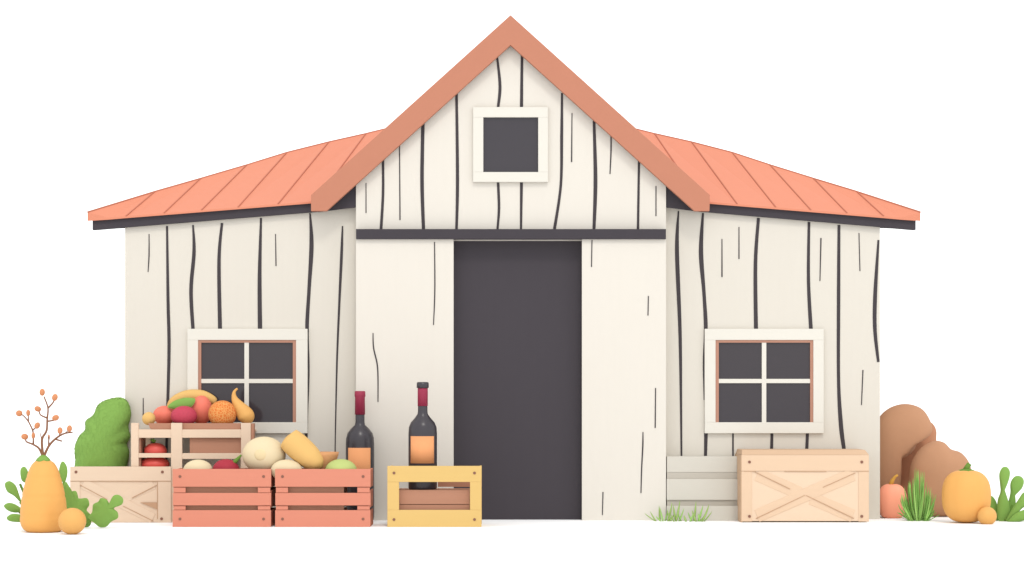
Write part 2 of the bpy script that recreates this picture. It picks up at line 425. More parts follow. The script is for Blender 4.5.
# gable roof
YR = -.1
s0 = sc(YR)
g = MB()
def chev(top, xo, y_out, thick, Yf, Yb, mb, m=0):
    """inverted V between the apex and both eaves, plumb-cut ends"""
    o = [(xo, y_out), (510.5, top), (1020.5 - xo, y_out), (1020.5 - xo, y_out + thick), (510.5, top + thick), (xo, y_out + thick)]
    mb.pprism(o, Yf, Yb, m)
chev(16.5, 313, 194.2, 13, YR + .06, YB + .25, g)
ro = g.build('gable_roof', M['roof'], barn)
g = MB()
g.pprism([(311, 195), (510.5, 15), (710, 195), (709.5, 211), (694.5, 211), (510.5, 45), (326.5, 211), (311, 211)], YR, YR + .06)
g.build('rake_board', M['rake'], ro, bevel=.004)
g = MB()
chev(30.2, 327.5, 196.6, 8, YR + .061, YB + .2, g)
g.build('soffit_board', M['wing'], ro)

# windows
def window(px0, px1, py0, py1, ox0, ox1, oy0, oy1, Y, cross=True):
    g = MB(); yf = Y - .04
    g.pbox(px0, px1, py0, oy0, yf, Y + .01); g.pbox(px0, px1, oy1, py1, yf, Y + .01)
    g.pbox(px0, ox0, oy0, oy1, yf, Y + .01); g.pbox(ox1, px1, oy0, oy1, yf, Y + .01)
    win = g.build('window', M['trim'], barn, bevel=.003)
    MB().pbox(ox0 - .5, ox1 + .5, oy0 - .5, oy1 + .5, Y - .012, Y + .004).build('pane', M['glass'], win)
    if cross:
        l = 3.2; yl = Y - .03
        h = MB(); h.pbox(ox0 - .3, ox1 + .3, oy0 - .3, oy0 + 2.6, yl, Y - .0125)
        h.pbox(ox0 - .3, ox0 + l, oy0 + 2.6, oy1 + .3, yl, Y - .0125); h.pbox(ox1 - l, ox1 + .3, oy0 + 2.6, oy1 + .3, yl, Y - .0125)
        h.build('lining', M['lining'], win)
        mx = (ox0 + ox1) / 2 - .4; my = 381
        h = MB(); h.pbox(mx - 2.2, mx + 2.2, oy0 + 2.6, oy1, Y - .027, Y - .0128)
        h.pbox(ox0 + l, mx - 2.2, my - 2.1, my + 2.1, Y - .026, Y - .0128); h.pbox(mx + 2.2, ox1 - l, my - 2.1, my + 2.1, Y - .026, Y - .0128)
        h.build('muntin', M['trim'], win)
window(187.3, 307.4, 328.8, 433.3, 198, 296, 340, 422.3, YW)
window(704.8, 823.8, 328.8, 433.3, 715.6, 813.4, 340, 422.3, YW)
window(473, 548, 107, 182, 483.3, 538.2, 117.2, 172, 0, False)

# door rail, sliding doors and a charcoal panel painted as the dark inside the doorway
MB().pbox(356, 666, 229, 239, -.11, -.02).build('door_rail', M['dark'], barn, bevel=.003)
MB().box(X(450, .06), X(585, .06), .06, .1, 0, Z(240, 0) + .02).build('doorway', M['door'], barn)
def sdoor(a, b, strokes):
    g = MB(); g.pbox(a, b, 239.2, 521.0, -.075, -.015)
    for st in strokes: g.stroke(st, -.075)
    g.build('sliding_door', [M['wall'], M['gap']], barn)
sdoor(356, 453.5, [[(434.5, 242, 1.0), (434.8, 290, 1.2), (433.5, 325, .9)], [(373, 333, .9), (373.6, 348, 1.3), (377.6, 368, 1.3), (378, 402, .9)]])
sdoor(582, 666, [[(592, 240, 1), (591.5, 267, 1)], [(648.4, 296, 1.0), (648, 315.5, 1)], [(655.6, 388, 1), (655.2, 428, 1.2)],
                 [(643, 432, .9), (642.8, 446, 1.4), (641.6, 470, 1.2), (641, 493, 1)], [(603, 492, 1.1), (602.4, 515, .9)]])

# ------------------------------------------------------------------ crates
def screws(par, pts, Y, r=1.5):
    for a, b in pts:
        g_ = MB(); c = P(a, b, Y); g_.add([(c.x + r * sc(Y) * math.cos(t * .7854), y, c.z + r * sc(Y) * math.sin(t * .7854)) for y in (Y - .004, Y + .001) for t in range(8)],
                               [tuple(range(8)), tuple(range(15, 7, -1))] + [(i, (i + 1) % 8, 8 + (i + 1) % 8, 8 + i) for i in range(8)])
        g_.build('screw', M['screw'], par)
def base(px, Y, z=0.0): return (X(px, Y), Y, z)

# right: peach crate with crossed braces
YC = -.4
c = thing('wooden_crate', 'large peach-toned closed crate with crossed braces, below the right wing window', 'crate', base(805, YC + .26), 'cross-braced crates')
g = MB(); g.pbox(742, 868.5, 456, 521.2, YC + .006, YC + .52); g.build('box', M['peachpanel'], c, bevel=.004)
g = MB()
g.pbox(741.6, 869, 455, 471, YC - .003, YC + .0095); g.pbox(741.6, 752, 471.3, 521.6, YC, YC + .0095); g.pbox(858.5, 869, 471.3, 521.6, YC, YC + .0095)
def diag(g_, a, b, wd, Yf, Yb):
    a = Vector(a); b = Vector(b); t = (b - a).normalized(); n_ = Vector((-t.y, t.x)) * wd / 2
    g_.pprism([tuple(a + n_), tuple(b + n_), tuple(b - n_), tuple(a - n_)], Yf, Yb)
diag(g, (757, 516), (853, 474.5), 13, YC + .001, YC + .0095)
diag(g, (757, 474.5), (800, 493.4), 13, YC + .003, YC + .0095); diag(g, (811, 498), (853, 516), 13, YC + .003, YC + .0095)
g.build('brace', M['peachwood'], c, bevel=.003)
g = MB(); xl, xr = X(741.6, YC), X(869, YC); z0, z1 = Z(454.9, YC), Z(450, YC); dx = .03; yb = YC + .52
g.hull([(xl, YC - .003, z0), (xr, YC - .003, z0), (xr, yb, z0), (xl, yb, z0), (xl + .01, YC + .05, z1), (xr - dx, YC + .05, z1), (xr - dx, yb - .05, z1), (xl + .01, yb - .05, z1)],
       [(0, 1, 2, 3), (4, 5, 6, 7), (0, 1, 5, 4), (1, 2, 6, 5), (2, 3, 7, 6), (3, 0, 4, 7)])
g.build('lid', M['lid'], c, bevel=.002)
MB().box(xl - .006, xl + .003, YC + .0065, yb + .001, 0, z0 - .002).build('side_panel', M['lid'], c)  # thin panel carrying the painted shade of the crate's left side
g = MB()
for a, b in [((755, 472), (790, 489)), ((806, 495.3), (854, 518.5)), ((855.5, 472.8), (823, 487.4)), ((805, 495.2), (756, 518.6)), ((784.5, 471.3), (826.5, 471.3)), ((744, 471.2), (756, 471.2)), ((856, 471.2), (869, 471.2))]:
    g.stroke([(a[0], a[1], .45), (b[0], b[1], .7)], YC - .0015, m=0, proud=.002, deep=.008)
g.build('edge_line', M['line'], c)  # raised lines painting the edge shading that the low relief lacks
screws(c, [(749.5, 462), (861.8, 462), (749.5, 516.3), (861.8, 516.3)], YC - .004)

# left: pale crate with crossed braces
YL = -.42
c = thing('wooden_crate', 'pale beige cross-braced crate between the orange gourd and the coral crates', 'crate', base(120, YL + .16), 'cross-braced crates')
g = MB(); g.pbox(71, 170.5, 467.5, 522.4, YL + .006, YL + .31); g.build('box', M['beige'], c, bevel=.004)
g = MB(); g.pbox(70, 171, 466.6, 481, YL - .003, YL + .0095); g.pbox(157.6, 171, 481.3, 522.6, YL, YL + .0095); g.pbox(70, 80, 481.3, 522.6, YL, YL + .0095)
diag(g, (83, 483.5), (153, 518.5), 10.4, YL + .0005, YL + .0095)
diag(g, (83, 518.5), (113, 503.2), 10, YL + .0035, YL + .0095); diag(g, (124, 497.8), (154, 484.4), 10, YL + .0035, YL + .0095)
g.build('brace', M['beige'], c, bevel=.003)
g = MB()
for a, b in [((80, 485), (107, 499.5)), ((157, 485), (132, 498)), ((123, 506), (153, 521)), ((157.4, 482), (157.4, 519)), ((70, 481.1), (171, 481.1))]:
    g.stroke([(a[0], a[1], .45), (b[0], b[1], .7)], YL - .0015, m=0, proud=.002, deep=.008)
g.pprism([(140, 502.4), (157, 502.4), (157, 509.4)], YL - .004, YL + .0005)
g.build('edge_line', M['line'], c)  # brown lines drawn where relief alone shades the edges too weakly
screws(c, [(76, 472), (162.4, 472), (161.6, 518.8)], YL - .003)

# coral slatted crates
YRd = -1.1
def red_crate(dx, label, back_to):
    c = thing('slatted_crate', label, 'crate', base(222 + dx, YRd + .24), 'coral slatted crates')
    def q(a): return a + dx - (3 if dx and a > 255 else 0)
    g = MB()
    g.pbox(q(172.5), q(271), 469, 486.8, YRd, YRd + .022); g.pbox(q(172.8), q(271), 493, 505.4, YRd, YRd + .022); g.pbox(q(172.6), q(270.8), 510.2, 527, YRd, YRd + .022)
    for a, b in ((173.4, 185.5), (257.8, 270.2)):
        g.pbox(q(a), q(b), 470, 526.5, YRd + .0225, YRd + .047)
        g.pbox(q(a), q(b), 487.6, 492.6, YRd + .004, YRd + .0224); g.pbox(q(a), q(b), 506.2, 509.8, YRd + .004, YRd + .0224)
    g.build('front_slats', M['red'], c, bevel=.003)
    xl, xr = X(q(172.9), YRd), X(q(270.6), YRd); zt = Z(469.6, YRd); yb = YRd + .42
    for a, b in ((xl, xl + .02), (xr - .02, xr)):
        for z0, z1 in ((zt - .17, zt), (zt - .36, zt - .2), (.0, zt - .39)):
            MB().box(a, b, YRd + .048, yb, z0, z1).build('side_slat', M['red'], c, bevel=.003)
    xbk = X(q(back_to), YRd)
    for z0, z1 in ((zt - .17, zt), (zt - .37, zt - .18), (.0, zt - .38)):
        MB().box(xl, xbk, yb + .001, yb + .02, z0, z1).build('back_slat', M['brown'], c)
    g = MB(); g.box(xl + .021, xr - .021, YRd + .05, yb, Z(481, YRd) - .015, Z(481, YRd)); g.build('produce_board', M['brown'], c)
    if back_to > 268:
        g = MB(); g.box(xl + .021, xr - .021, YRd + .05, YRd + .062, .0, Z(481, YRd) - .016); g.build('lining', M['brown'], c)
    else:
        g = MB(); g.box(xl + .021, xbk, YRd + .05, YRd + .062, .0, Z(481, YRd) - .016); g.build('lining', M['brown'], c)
    screws(c, [(q(a), b) for a in (180, 263.6) for b in (476.5, 519)], YRd)
red_crate(0, 'coral slatted crate holding cream squash and a beetroot, left of its twin', 271)
red_crate(102.5, 'coral slatted crate holding golden squash and a lime fruit, in front of a wine bottle', 241)

# yellow crate
YY = -1.1
c = thing('bottle_crate', 'yellow framed open crate holding a wine bottle beside the doorway', 'crate', base(434, YY + .22))
g = MB()
g.pbox(387.3, 481.5, 466, 482, YY, YY + .04); g.pbox(387.3, 481.5, 510, 527, YY, YY + .04)
g.pbox(387.3, 399, 482, 510, YY, YY + .04); g.pbox(470, 481.5, 482, 510, YY, YY + .04)
g.build('front_frame', M['yellow'], c, bevel=.003)
xl, xr = X(388, YY), X(481, YY); yb = YY + .46
for a, b in ((xl, xl + .02), (xr - .02, xr)):
    MB().box(a, b, YY + .0405, yb, 0, Z(511, YY)).build('side_rail', M['yellow'], c, bevel=.003)
    MB().box(a, b, YY + .0405, yb, Z(481, YY), Z(467, YY)).build('side_rail', M['yellow'], c, bevel=.003)
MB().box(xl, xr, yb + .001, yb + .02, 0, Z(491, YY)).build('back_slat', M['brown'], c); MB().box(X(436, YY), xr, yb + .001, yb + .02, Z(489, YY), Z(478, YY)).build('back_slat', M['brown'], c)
g = MB()
zs = Z(490.4, YY)
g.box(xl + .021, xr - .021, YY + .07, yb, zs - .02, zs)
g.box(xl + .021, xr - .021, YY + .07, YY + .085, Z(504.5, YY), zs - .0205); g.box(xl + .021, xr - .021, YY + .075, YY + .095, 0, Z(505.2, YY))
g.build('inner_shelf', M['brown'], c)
screws(c, [(394, 473), (474.5, 473), (394, 519.5), (474.5, 519.5)], YY)

# ------------------------------------------------------------------ wine bottles
def bottle(cx, Y, prof, foil, cap, lab, zbase, label, half):
    c = thing('wine_bottle', label, 'bottle', (X(cx, Y), Y, zbase), 'dark wine bottles')
    s_ = sc(Y); x = X(cx, Y)
    pr = [(r * s_, Z(y, Y)) for r, y in prof]
    pr = [(r, max(z, zbase)) for r, z in pr]
    g = MB(); g.lathe(pr, x, Y, 48); g.build('glass', M['bottle'], c)
    g = MB(); g.lathe([(r * s_, Z(y, Y)) for r, y in foil], x, Y, 32); g.build('foil', M['foil'], c)
    if cap:
        g = MB(); g.lathe([(r * s_, Z(y, Y)) for r, y in cap], x, Y, 32); g.build('cap', M['bottle'], c)
    rb = max(r for r, y in prof) * s_ + .002; a0 = math.asin(min(.99, half * s_ / rb)); v = []; n_ = 24
    for rr in (rb, rb - .004):
        for i in range(n_):
            a = -a0 + 2 * a0 * i / (n_ - 1)
            for yy in lab: v.append((x + rr * math.sin(a), Y - rr * math.cos(a), Z(yy, Y)))
    f = []
    for i in range(n_ - 1):
        f += [(2 * i, 2 * i + 1, 2 * i + 3, 2 * i + 2), (2 * n_ + 2 * i, 2 * n_ + 2 * i + 1, 2 * n_ + 2 * i + 3, 2 * n_ + 2 * i + 2),
              (2 * i, 2 * i + 2, 2 * n_ + 2 * i + 2, 2 * n_ + 2 * i), (2 * i + 1, 2 * i + 3, 2 * n_ + 2 * i + 3, 2 * n_ + 2 * i + 1)]
    f += [(0, 1, 2 * n_ + 1, 2 * n_), (2 * n_ - 2, 2 * n_ - 1, 4 * n_ - 1, 4 * n_ - 2)]
    g = MB(); g.add(v, f, 0, True); g.build('paper_label', M['label'], c)
Yb2 = YY + .25
bottle(422.7, Yb2, [(4.6, 387), (4.8, 411), (5.2, 414), (8, 418), (12, 422.5), (13.8, 427), (14.3, 433), (14.3, 487.5), (13.6, 490), (11, 492)],
       [(4.9, 388), (5.1, 389), (5.1, 406)], [(4.8, 382), (6.0, 382.6), (6.1, 387.6), (5.0, 388.2)], (436, 463), zs, 'dark wine bottle with black cap standing in the yellow crate', 11.7)
Yb1 = -.28
bottle(360, Yb1, [(4.4, 396), (4.6, 422), (5.2, 425), (9, 428.5), (12.4, 433), (13.9, 438), (14.3, 444), (14.3, 517), (13.6, 520), (11, 540)],
       [(4.6, 391), (5.4, 391.6), (5.5, 396), (4.9, 397.5), (5.2, 414.5)], None, (447.6, 486), 0, 'dark wine bottle with burgundy foil top behind the coral crate', 11.2)

# ------------------------------------------------------------------ beige display stand with produce
YS = -.4; YSb = .12
ztop = Z(466.6, YL)
st_ = thing('display_stand', 'beige wooden display stand behind the coral crates, heaped with fruit', 'stand', base(192, -.15))
for a, b, z0 in ((131, 138.5, ztop), (171, 182, 0), (241, 250.7, 0)):
    g = MB(); g.box(X(a, YS), X(b, YS), YS, YS + .035, z0, Z(423, YS))
    g.build('post', M['beige'], st_, bevel=.003)
MB().box(X(250.9, YS), X(253.6, YS), YS + .01, YS + .11, .35, Z(423.5, YS)).build('side_board', M['brown'], st_)
MB().box(X(138.7, YS), X(140, YS), YS + .036, -.1, ztop + .001, Z(437, YS)).build('side_board', M['brown'], st_)
for a, b, c_, d in ((138.5, 171, 429.5, 437.8), (182, 241, 429.5, 437.8), (138.5, 171, 453.2, 457.6), (182, 241, 453.2, 459)): MB().pbox(a, b, c_, d, YS + .004, YS + .03).build('rail', M['beige'], st_, bevel=.003)
MB().box(X(131.5, YS), X(250, YS), YS + .036, YSb, Z(432, YS), Z(430, YS)).build('shelf', M['beige'], st_)
MB().box(X(140.5, YS), X(250, YS), YS + .036, -.1, Z(456.5, YS), Z(454.5, YS)).build('shelf', M['beige'], st_)
g = MB(); g.box(X(189, YS), X(241, YS), YS + .045, YS + .06, Z(454, YS), Z(433, YS)); g.build('back_board', M['brown'], st_)
for a, b in ((145, 151), (240, 246)): MB().box(X(a, YSb), X(b, YSb), YSb - .02, YSb, 0, Z(433, YS)).build('rear_post', M['beige'], st_)
# tray
zt_ = Z(429.8, YS)
tr = thing('fruit_tray', 'shallow brown tray under the heaped fruit on the stand', 'tray', (X(196, -.15), -.15, zt_))
g = MB()
yt = YS + .045
zr = Z(423.2, yt)
g.prism([(X(148, yt), zr), (X(240.5, yt), zr), (X(240.5, yt), zt_ + .001), (X(153, yt), zt_ + .001), (X(150, yt), zt_ + .012)], yt, yt + .015)
g.prism([(X(148, yt), zr), (X(240.5, yt), zr), (X(240.5, yt), zt_ + .001), (X(153, yt), zt_ + .001), (X(150, yt), zt_ + .012)], YSb - .02, YSb - .005)
g.box(X(151, yt), X(240, yt), yt + .015, YSb - .02, zt_ + .001, zt_ + .012)
g.build('tray_body', M['brown'], tr, bevel=.002)

GF = 'fruit heaped on the tray'
def fruit(name, cat, label, mt, cx, cy, rx, rz, Y, ry=None, group=None, stem=None, rot=0.0, **kw):
    s_ = sc(Y); ry = ry or rx * s_
    p = P(cx, cy, Y)
    global ORG
    loc = Vector((p.x, Y, p.z - rz * s_))
    if stem:
        c = thing(name, label, cat, loc, group)
        g = MB(); g.ell(p, (rx * s_, ry, rz * s_), rot=rot, **kw); g.build('body', mt, c)
        stem(p, s_, c)
        return c
    ORG = loc
    g = MB(); g.ell(p, (rx * s_, ry, rz * s_), rot=rot, **kw); o = g.build(name, mt)
    return tag(o, label, cat, group)
YF, YBk = -.235, -.0
fruit('apricot', 'fruit', 'small golden round fruit at the left end of the heaped tray', M['gold'], 148.8, 418.6, 6.6, 6.6, YF - .03, group=GF)
fruit('peach', 'fruit', 'coral round fruit between the small golden fruit and the crimson one', M['coralfruit'], 164.5, 415.3, 11.5, 9.6, YBk - .07, ry=.105, group=GF)
fruit('pomegranate', 'fruit', 'crimson textured dome-shaped fruit at the front of the heaped tray', M['crimson'], 184, 416, 13.2, 10.2, YF - .01, ry=.105, group=GF)
fruit('tall_peach', 'fruit', 'tall coral fruit rising behind the netted orange one', M['coralfruit'], 201.5, 410, 10.8, 14.5, YBk - .045, ry=.1, group=GF)
fruit('netted_melon', 'fruit', 'orange ball with a pale netted skin, front right of the tray', M['netted'], 222.4, 414, 14.2, 13.6, YF, ry=.12, group=GF)
# squash lying behind
ORG = P(192, 400, YBk + .07)
q = spline([P(169, 411, .055), P(174, 402.5, .055), P(186, 397, .055), P(200, 396.4, .055), P(210, 399.4, .055), P(216, 402, .055)], 5)
k = len(q); g = MB(); g.tube(q, [.012 + .056 * math.sin(math.pi * min(1, (i + 1) / (k + 1))) ** .6 for i in range(k)], 16)
tag(g.build('banana', M['gold']), 'long golden curved fruit lying across the back of the tray', 'fruit', GF)
ORG = P(181, 405, -.13)
g = MB(); g.leaf([(167.5, 407), (173, 401.5), (181, 398.4), (188, 397.6), (195, 399), (193, 405), (186, 409), (175, 409)], -.155, .022, lean=.1)
tag(g.build('fruit_leaf', M['leaf']), 'green leaf tucked among the fruit above the crimson one', 'leaf')
# teardrop gourd
ORG = P(246, 424, YF)
q = [P(a, b, YF + (.03)) for a, b, r in spline([(237.5, 388.5, 1.0), (234.3, 392, 1.6), (234.4, 398, 3), (238, 405, 5.6), (244, 413, 8.2), (246.6, 417.5, 8.3), (247.6, 422.5, 5), (247.8, 424.4, 1.2)], 5)]
rr = [r * sc(YF) for a, b, r in spline([(237.5, 388.5, 1.0), (234.3, 392, 1.6), (234.4, 398, 3), (238, 405, 5.6), (244, 413, 8.2), (246.6, 417.5, 8.3), (247.6, 422.5, 5), (247.8, 424.4, 1.2)], 5)]
g = MB(); g.tube(q, rr, 20)
tag(g.build('gourd', M['orange2']), 'golden teardrop gourd with a bent neck on the right stand post', 'gourd')

# tomatoes on the two left shelves
def tom_top(p, s_, c, rz=9):
    g = MB()
    for dx, dz in ((-4.2, 4), (-2.4, 5), (2.5, 3.8), (0, 5.6)):
        b0 = p + Vector((-.012, -.0, rz * s_ * .86)); t0 = b0 + Vector((dx * s_, -.03, dz * s_))
        g.tube([b0, b0.lerp(t0, .5) + Vector((0, -.01, .008)), t0], [.008, .008, .002], 6)
    g.build('calyx', M['leafd'], c)
fruit('tomato', 'tomato', 'tomato with green calyx on the upper shelf of the stand', M['tomato'], 155.5, 451, 11.4, 8.6, -.25, ry=.1, group='tomatoes on the stand', stem=tom_top, dip=.06)
fruit('tomato', 'tomato', 'tomato on the lower shelf of the stand, just above the pale crate', M['tomato'], 155, 464, 14.6, 7.5, -.25, ry=.12, group='tomatoes on the stand',
      stem=lambda p, s_, c: MB().ell(p + Vector((-.01, -.02, 7.2 * s_)), (.03, .03, .012), nu=10, nv=6).build('calyx', M['leafd'], c), dip=.06)

# produce in the coral crates
YP = YRd + .21
fruit('white_squash', 'squash', 'small cream squash peeping over the left coral crate', M['cream'], 198, 471, 15, 11.5, YP, ry=.12)
def beet_stem(p, s_, c):
    g = MB(); g.tube([p + Vector((.06, -.02, .05)), p + Vector((.1, -.02, .09)), p + Vector((.15, -.02, .145))], [.014, .022, .008], 8); g.build('stalk', M['leafd'], c)
fruit('beetroot', 'vegetable', 'dark red beetroot with green stalk in the left coral crate', M['beet'], 226, 470, 13.5, 11, YP, ry=.115, stem=beet_stem)
def patty(p, s_, c):
    MB().ell(p + Vector((-.015, -.13, .005)), (.062, .022, .058)).build('eye', M['creamc'], c)
fruit('pattypan_squash', 'squash', 'large round cream squash leaning where the two coral crates meet', M['cream'], 264, 455, 21.8, 18.5, YP + .01, ry=.145, stem=patty)
fruit('white_squash', 'squash', 'low cream squash under the golden squash in the right coral crate', M['cream'], 286.5, 470.5, 16, 11, YP - .12, ry=.06)
ORG = P(305, 475, YP)
ax = spline([(286.6, 436.6, 2), (288, 438, 10.4), (290.5, 440.2, 12.2), (297, 446, 13), (306, 454, 12.6), (312.5, 460, 11.2), (318, 465, 8), (321, 468, 2)], 5)
g = MB(); g.tube([P(a, b, YP - .06) for a, b, r in ax], [r * sc(YP) for a, b, r in ax], 24)
tag(g.build('butternut_squash', M['gold']), 'golden blunt-ended squash slanting down into the right coral crate', 'squash')
Yw = YP + .09
s_ = sc(Yw)
ORG = P(316, 475, Yw)
g = MB(); g.lathe([(r * s_, Z(y, Yw)) for r, y in [(6, 480.5), (8, 478), (12.5, 468), (16, 459), (17.4, 455), (18, 452), (16.4, 452), (15.6, 455), (11, 466), (5, 472)]], X(321, Yw), Yw, 40)
tag(g.build('wooden_bowl', M['bowl']), 'brown wooden bowl behind the golden squash in the coral crate', 'bowl')
fruit('lime_fruit', 'fruit', 'pale lime-green rounded fruit at the right end of the coral crate', M['lime'], 341, 470.5, 16, 11.5, YP - .08, ry=.12)

# ------------------------------------------------------------------ left: gourd, branch, leaves, bush
YG = -1.8
s_ = sc(YG)
gb = thing('gourd', 'tall orange beehive-shaped gourd standing left of the pale crate', 'gourd', base(44, YG))
prof = [(6, 533.6), (13, 532.8), (18.6, 530), (22, 525.4), (23.2, 518), (22.4, 505), (20.9, 494), (18.6, 484), (16.2, 475), (13.4, 467.6), (9.6, 462.2), (4, 459.6)]
pr = spline(prof, 5)
pr = [(r - .5 * sum(math.exp(-((y - yy) / .8) ** 2) for yy in (477, 496, 506, 516)), y) for r, y in pr]
g = MB(); g.lathe([(r * s_, max(0.0, Z(y, YG))) for r, y in pr], X(43.6, YG), YG, 56, ribs=7, amp=.02); g.build('body', M['orange'], gb)
g = MB(); g.lathe([(8.2 * s_, Z(461.4, YG)), (6.4 * s_, Z(458.6, YG)), (3.6 * s_, Z(456, YG)), (1.6 * s_, Z(454.8, YG))], X(43.2, YG), YG - .0, 20, ribs=5, amp=.2); g.build('stalk', M['leaf'], gb)

b0 = thing('berry_branch', 'twiggy branch with orange buds rising from the tall orange gourd', 'branch', P(43, 456, YG))
def bp(a, b): return (a * .1389, 380 + b * .1389)
ky = {}
def tw(pts, r0, r1, dy):
    q = spline([bp(*p) for p in pts], 5); k = len(q); g_ = MB()
    g_.tube([P(a, b, YG + dy[0] + (dy[1] - dy[0]) * i / (k - 1)) for i, (a, b) in enumerate(q)], [(r0 + (r1 - r0) * i / (k - 1)) for i in range(k)], 8)
    g_.build('twig', M['twig'], b0)
tw([(310, 548), (302, 430), (335, 365), (340, 280), (345, 200), (316, 118)], .0125, .006, (0, -.04))
tw([(345, 203), (380, 165), (392, 140)], .008, .006, (-.03, -.06)); tw([(335, 272), (293, 252), (280, 222)], .008, .005, (-.02, .03)); tw([(338, 298), (385, 290), (396, 282)], .008, .006, (-.02, -.07))
tw([(306, 545), (280, 492), (240, 465), (192, 445), (184, 425)], .011, .006, (0, .05)); tw([(240, 468), (240, 410)], .009, .007, (.03, .03))
tw([(240, 395), (234, 360), (205, 300), (170, 258), (150, 248)], .008, .005, (.03, .05)); tw([(205, 302), (203, 245)], .007, .005, (.04, .06)); tw([(235, 362), (262, 338)], .007, .006, (.03, .0))
tw([(318, 545), (355, 470), (410, 415), (465, 385), (522, 377)], .0125, .006, (0, -.05)); tw([(405, 428), (445, 440)], .008, .007, (-.03, -.05)); tw([(350, 476), (352, 395)], .008, .005, (-.01, .02))
tw([(303, 440), (288, 378)], .006, .003, (0, .03)); tw([(465, 386), (498, 358)], .005, .004, (-.04, -.05)); tw([(428, 402), (432, 372)], .006, .005, (-.04, -.04)); 
for a, b, ra, rb_, rt, dy in [(304, 88, 20, 26, 0, -.04), (395, 125, 21, 26, .3, -.06), (272, 208, 25, 20, .4, .03), (400, 272, 26, 21, -.4, -.07), (138, 240, 24, 23, .4, .05), (203, 237, 15, 24, 0, .06),
                          (268, 328, 20, 25, .5, .0), (178, 408, 26, 22, .2, .05), (240, 400, 14, 24, 0, .03), (432, 364, 19, 25, 0, -.04), (500, 350, 19, 25, .1, -.05), (352, 412, 8, 22, 0, .02)]:
    p = P(*bp(a, b), YG + dy); u = .1389 * s_
    MB().ell(p, (ra * u, ra * u, rb_ * u), nu=14, nv=10, rot=rt).build('bud', M['bud'], b0)

tag_o = fruit('small_pumpkin', 'pumpkin', 'small round orange pumpkin touching the foot of the beehive gourd', M['orange2'], 72.2, 521.2, 13.9, 13.4, -2.12, nu=48, ribs=8, amp=.012)

def plant(name, label, cat, loc, leaves, mt, stems=()):
    c = thing(name, label, cat, loc)
    for o_, Y, th, lean in leaves:
        g_ = MB(); g_.leaf(o_, Y, th, lean); g_.build('leaf', mt, c)
    for pts, r in stems:
        q = spline(pts, 4); g_ = MB(); g_.tube(q, [r] * len(q), 8); g_.build('stem', M['leafd'], c)
Yq = -1.5
def cq(*pts): return [(a * .3575, 370 + b * .3575) for a, b in pts]
plant('leafy_plant', 'green leaves fanning out at the left of the beehive gourd', 'plant', base(18, Yq), [
    (cq((56, 280), (66, 270), (76, 280), (80, 300), (74, 315), (60, 308)), Yq + .08, .02, .1),
    (cq((16, 318), (30, 310), (46, 322), (54, 345), (60, 372), (40, 352), (22, 340)), Yq + .02, .02, -.2),
    (cq((12, 380), (26, 371), (46, 376), (64, 392), (46, 399), (24, 394)), Yq - .02, .02, -.3),
    (cq((20, 412), (36, 402), (64, 406), (66, 424), (40, 425), (24, 421)), Yq - .05, .02, -.3)], M['leaf'],
    [([P(20, 484, Yq + .1), P(26, 500, Yq + .08), P(30, 529.5, Yq + .05)], .012), ([P(20, 502, Yq), P(27, 512, Yq), P(31, 529.5, Yq + .03)], .012), ([P(19, 512, Yq), P(27, 518, Yq), P(31, 529.5, Yq + .02)], .01), ([P(20, 519, Yq), P(28, 523, Yq), P(31, 529.7, Yq)], .01)])
Yq = -1.25
plant('leafy_plant', 'lobed green leaves spreading right of the gourd before the pale crate', 'plant', base(85, Yq), [
    (cq((168, 262), (176, 256), (186, 270), (188, 292), (180, 318), (170, 305), (164, 285)), Yq + .12, .018, .1),
    (cq((180, 330), (190, 312), (196, 338), (216, 338), (222, 358), (246, 358), (252, 376), (244, 392), (256, 408), (254, 432), (240, 440), (214, 430), (190, 400)), Yq, .03, -.15),
    (cq((246, 412), (258, 398), (262, 376), (276, 368), (284, 358), (300, 362), (308, 372), (318, 352), (334, 349), (346, 360), (342, 376), (320, 386), (330, 398), (330, 414), (312, 424), (298, 438), (280, 440), (264, 428)), Yq - .08, .03, -.1)], M['leaf'],
    [([P(64, 482, Yq + .12), P(62, 500, Yq + .1), P(63, 528, Yq + .1)], .012), ([P(72, 500, Yq), P(70, 515, Yq), P(70, 528, Yq)], .012), ([P(92, 519, Yq - .08), P(84, 525, Yq - .05), P(78, 528.2, Yq)], .012)])

# clipped bush behind the pale crate
ORG = Vector(base(104, .06))
g = MB()
g.pillow(cq((206, 300), (211, 255), (209, 218), (222, 184), (239, 167), (240, 142), (262, 125), (274, 98), (298, 83), (338, 76), (359, 92), (366, 125), (358, 157), (364, 186), (354, 207), (361, 232), (354, 270), (348, 330), (340, 419), (235, 419), (208, 350)), .06, .17, 2.0)
bo = remesh(g.build('bush', M['bush']), .016, 4)
tag(bo, 'dense rounded green bush rising behind the pale crate at the barn corner', 'bush')
# small overlapping leaves over its surface
vv = [v.co.copy() for v in bo.data.vertices]; nn = [v.normal.copy() for v in bo.data.vertices]
lv, lf = [], []
for i in range(7000):
    k = random.randrange(len(vv)); n_ = (nn[k] + Vector([random.uniform(-.06, .06) for _ in range(3)])).normalized()
    t = n_.cross(Vector((random.uniform(-1, 1), random.uniform(-1, 1), random.uniform(-1, 1)))).normalized(); b_ = n_.cross(t)
    L = random.uniform(.012, .02); c_ = vv[k] + nn[k] * .003; j = len(lv)
    lv += [c_ - t * L, c_ + b_ * L * .5, c_ + t * L, c_ - b_ * L * .5]; lf.append((j, j + 1, j + 2, j + 3))
me = bpy.data.meshes.new('foliage'); me.from_pydata(lv, [], lf); me.materials.append(M['bush'])
fo = bpy.data.objects.new('foliage', me); COL.objects.link(fo); fo.parent = bo

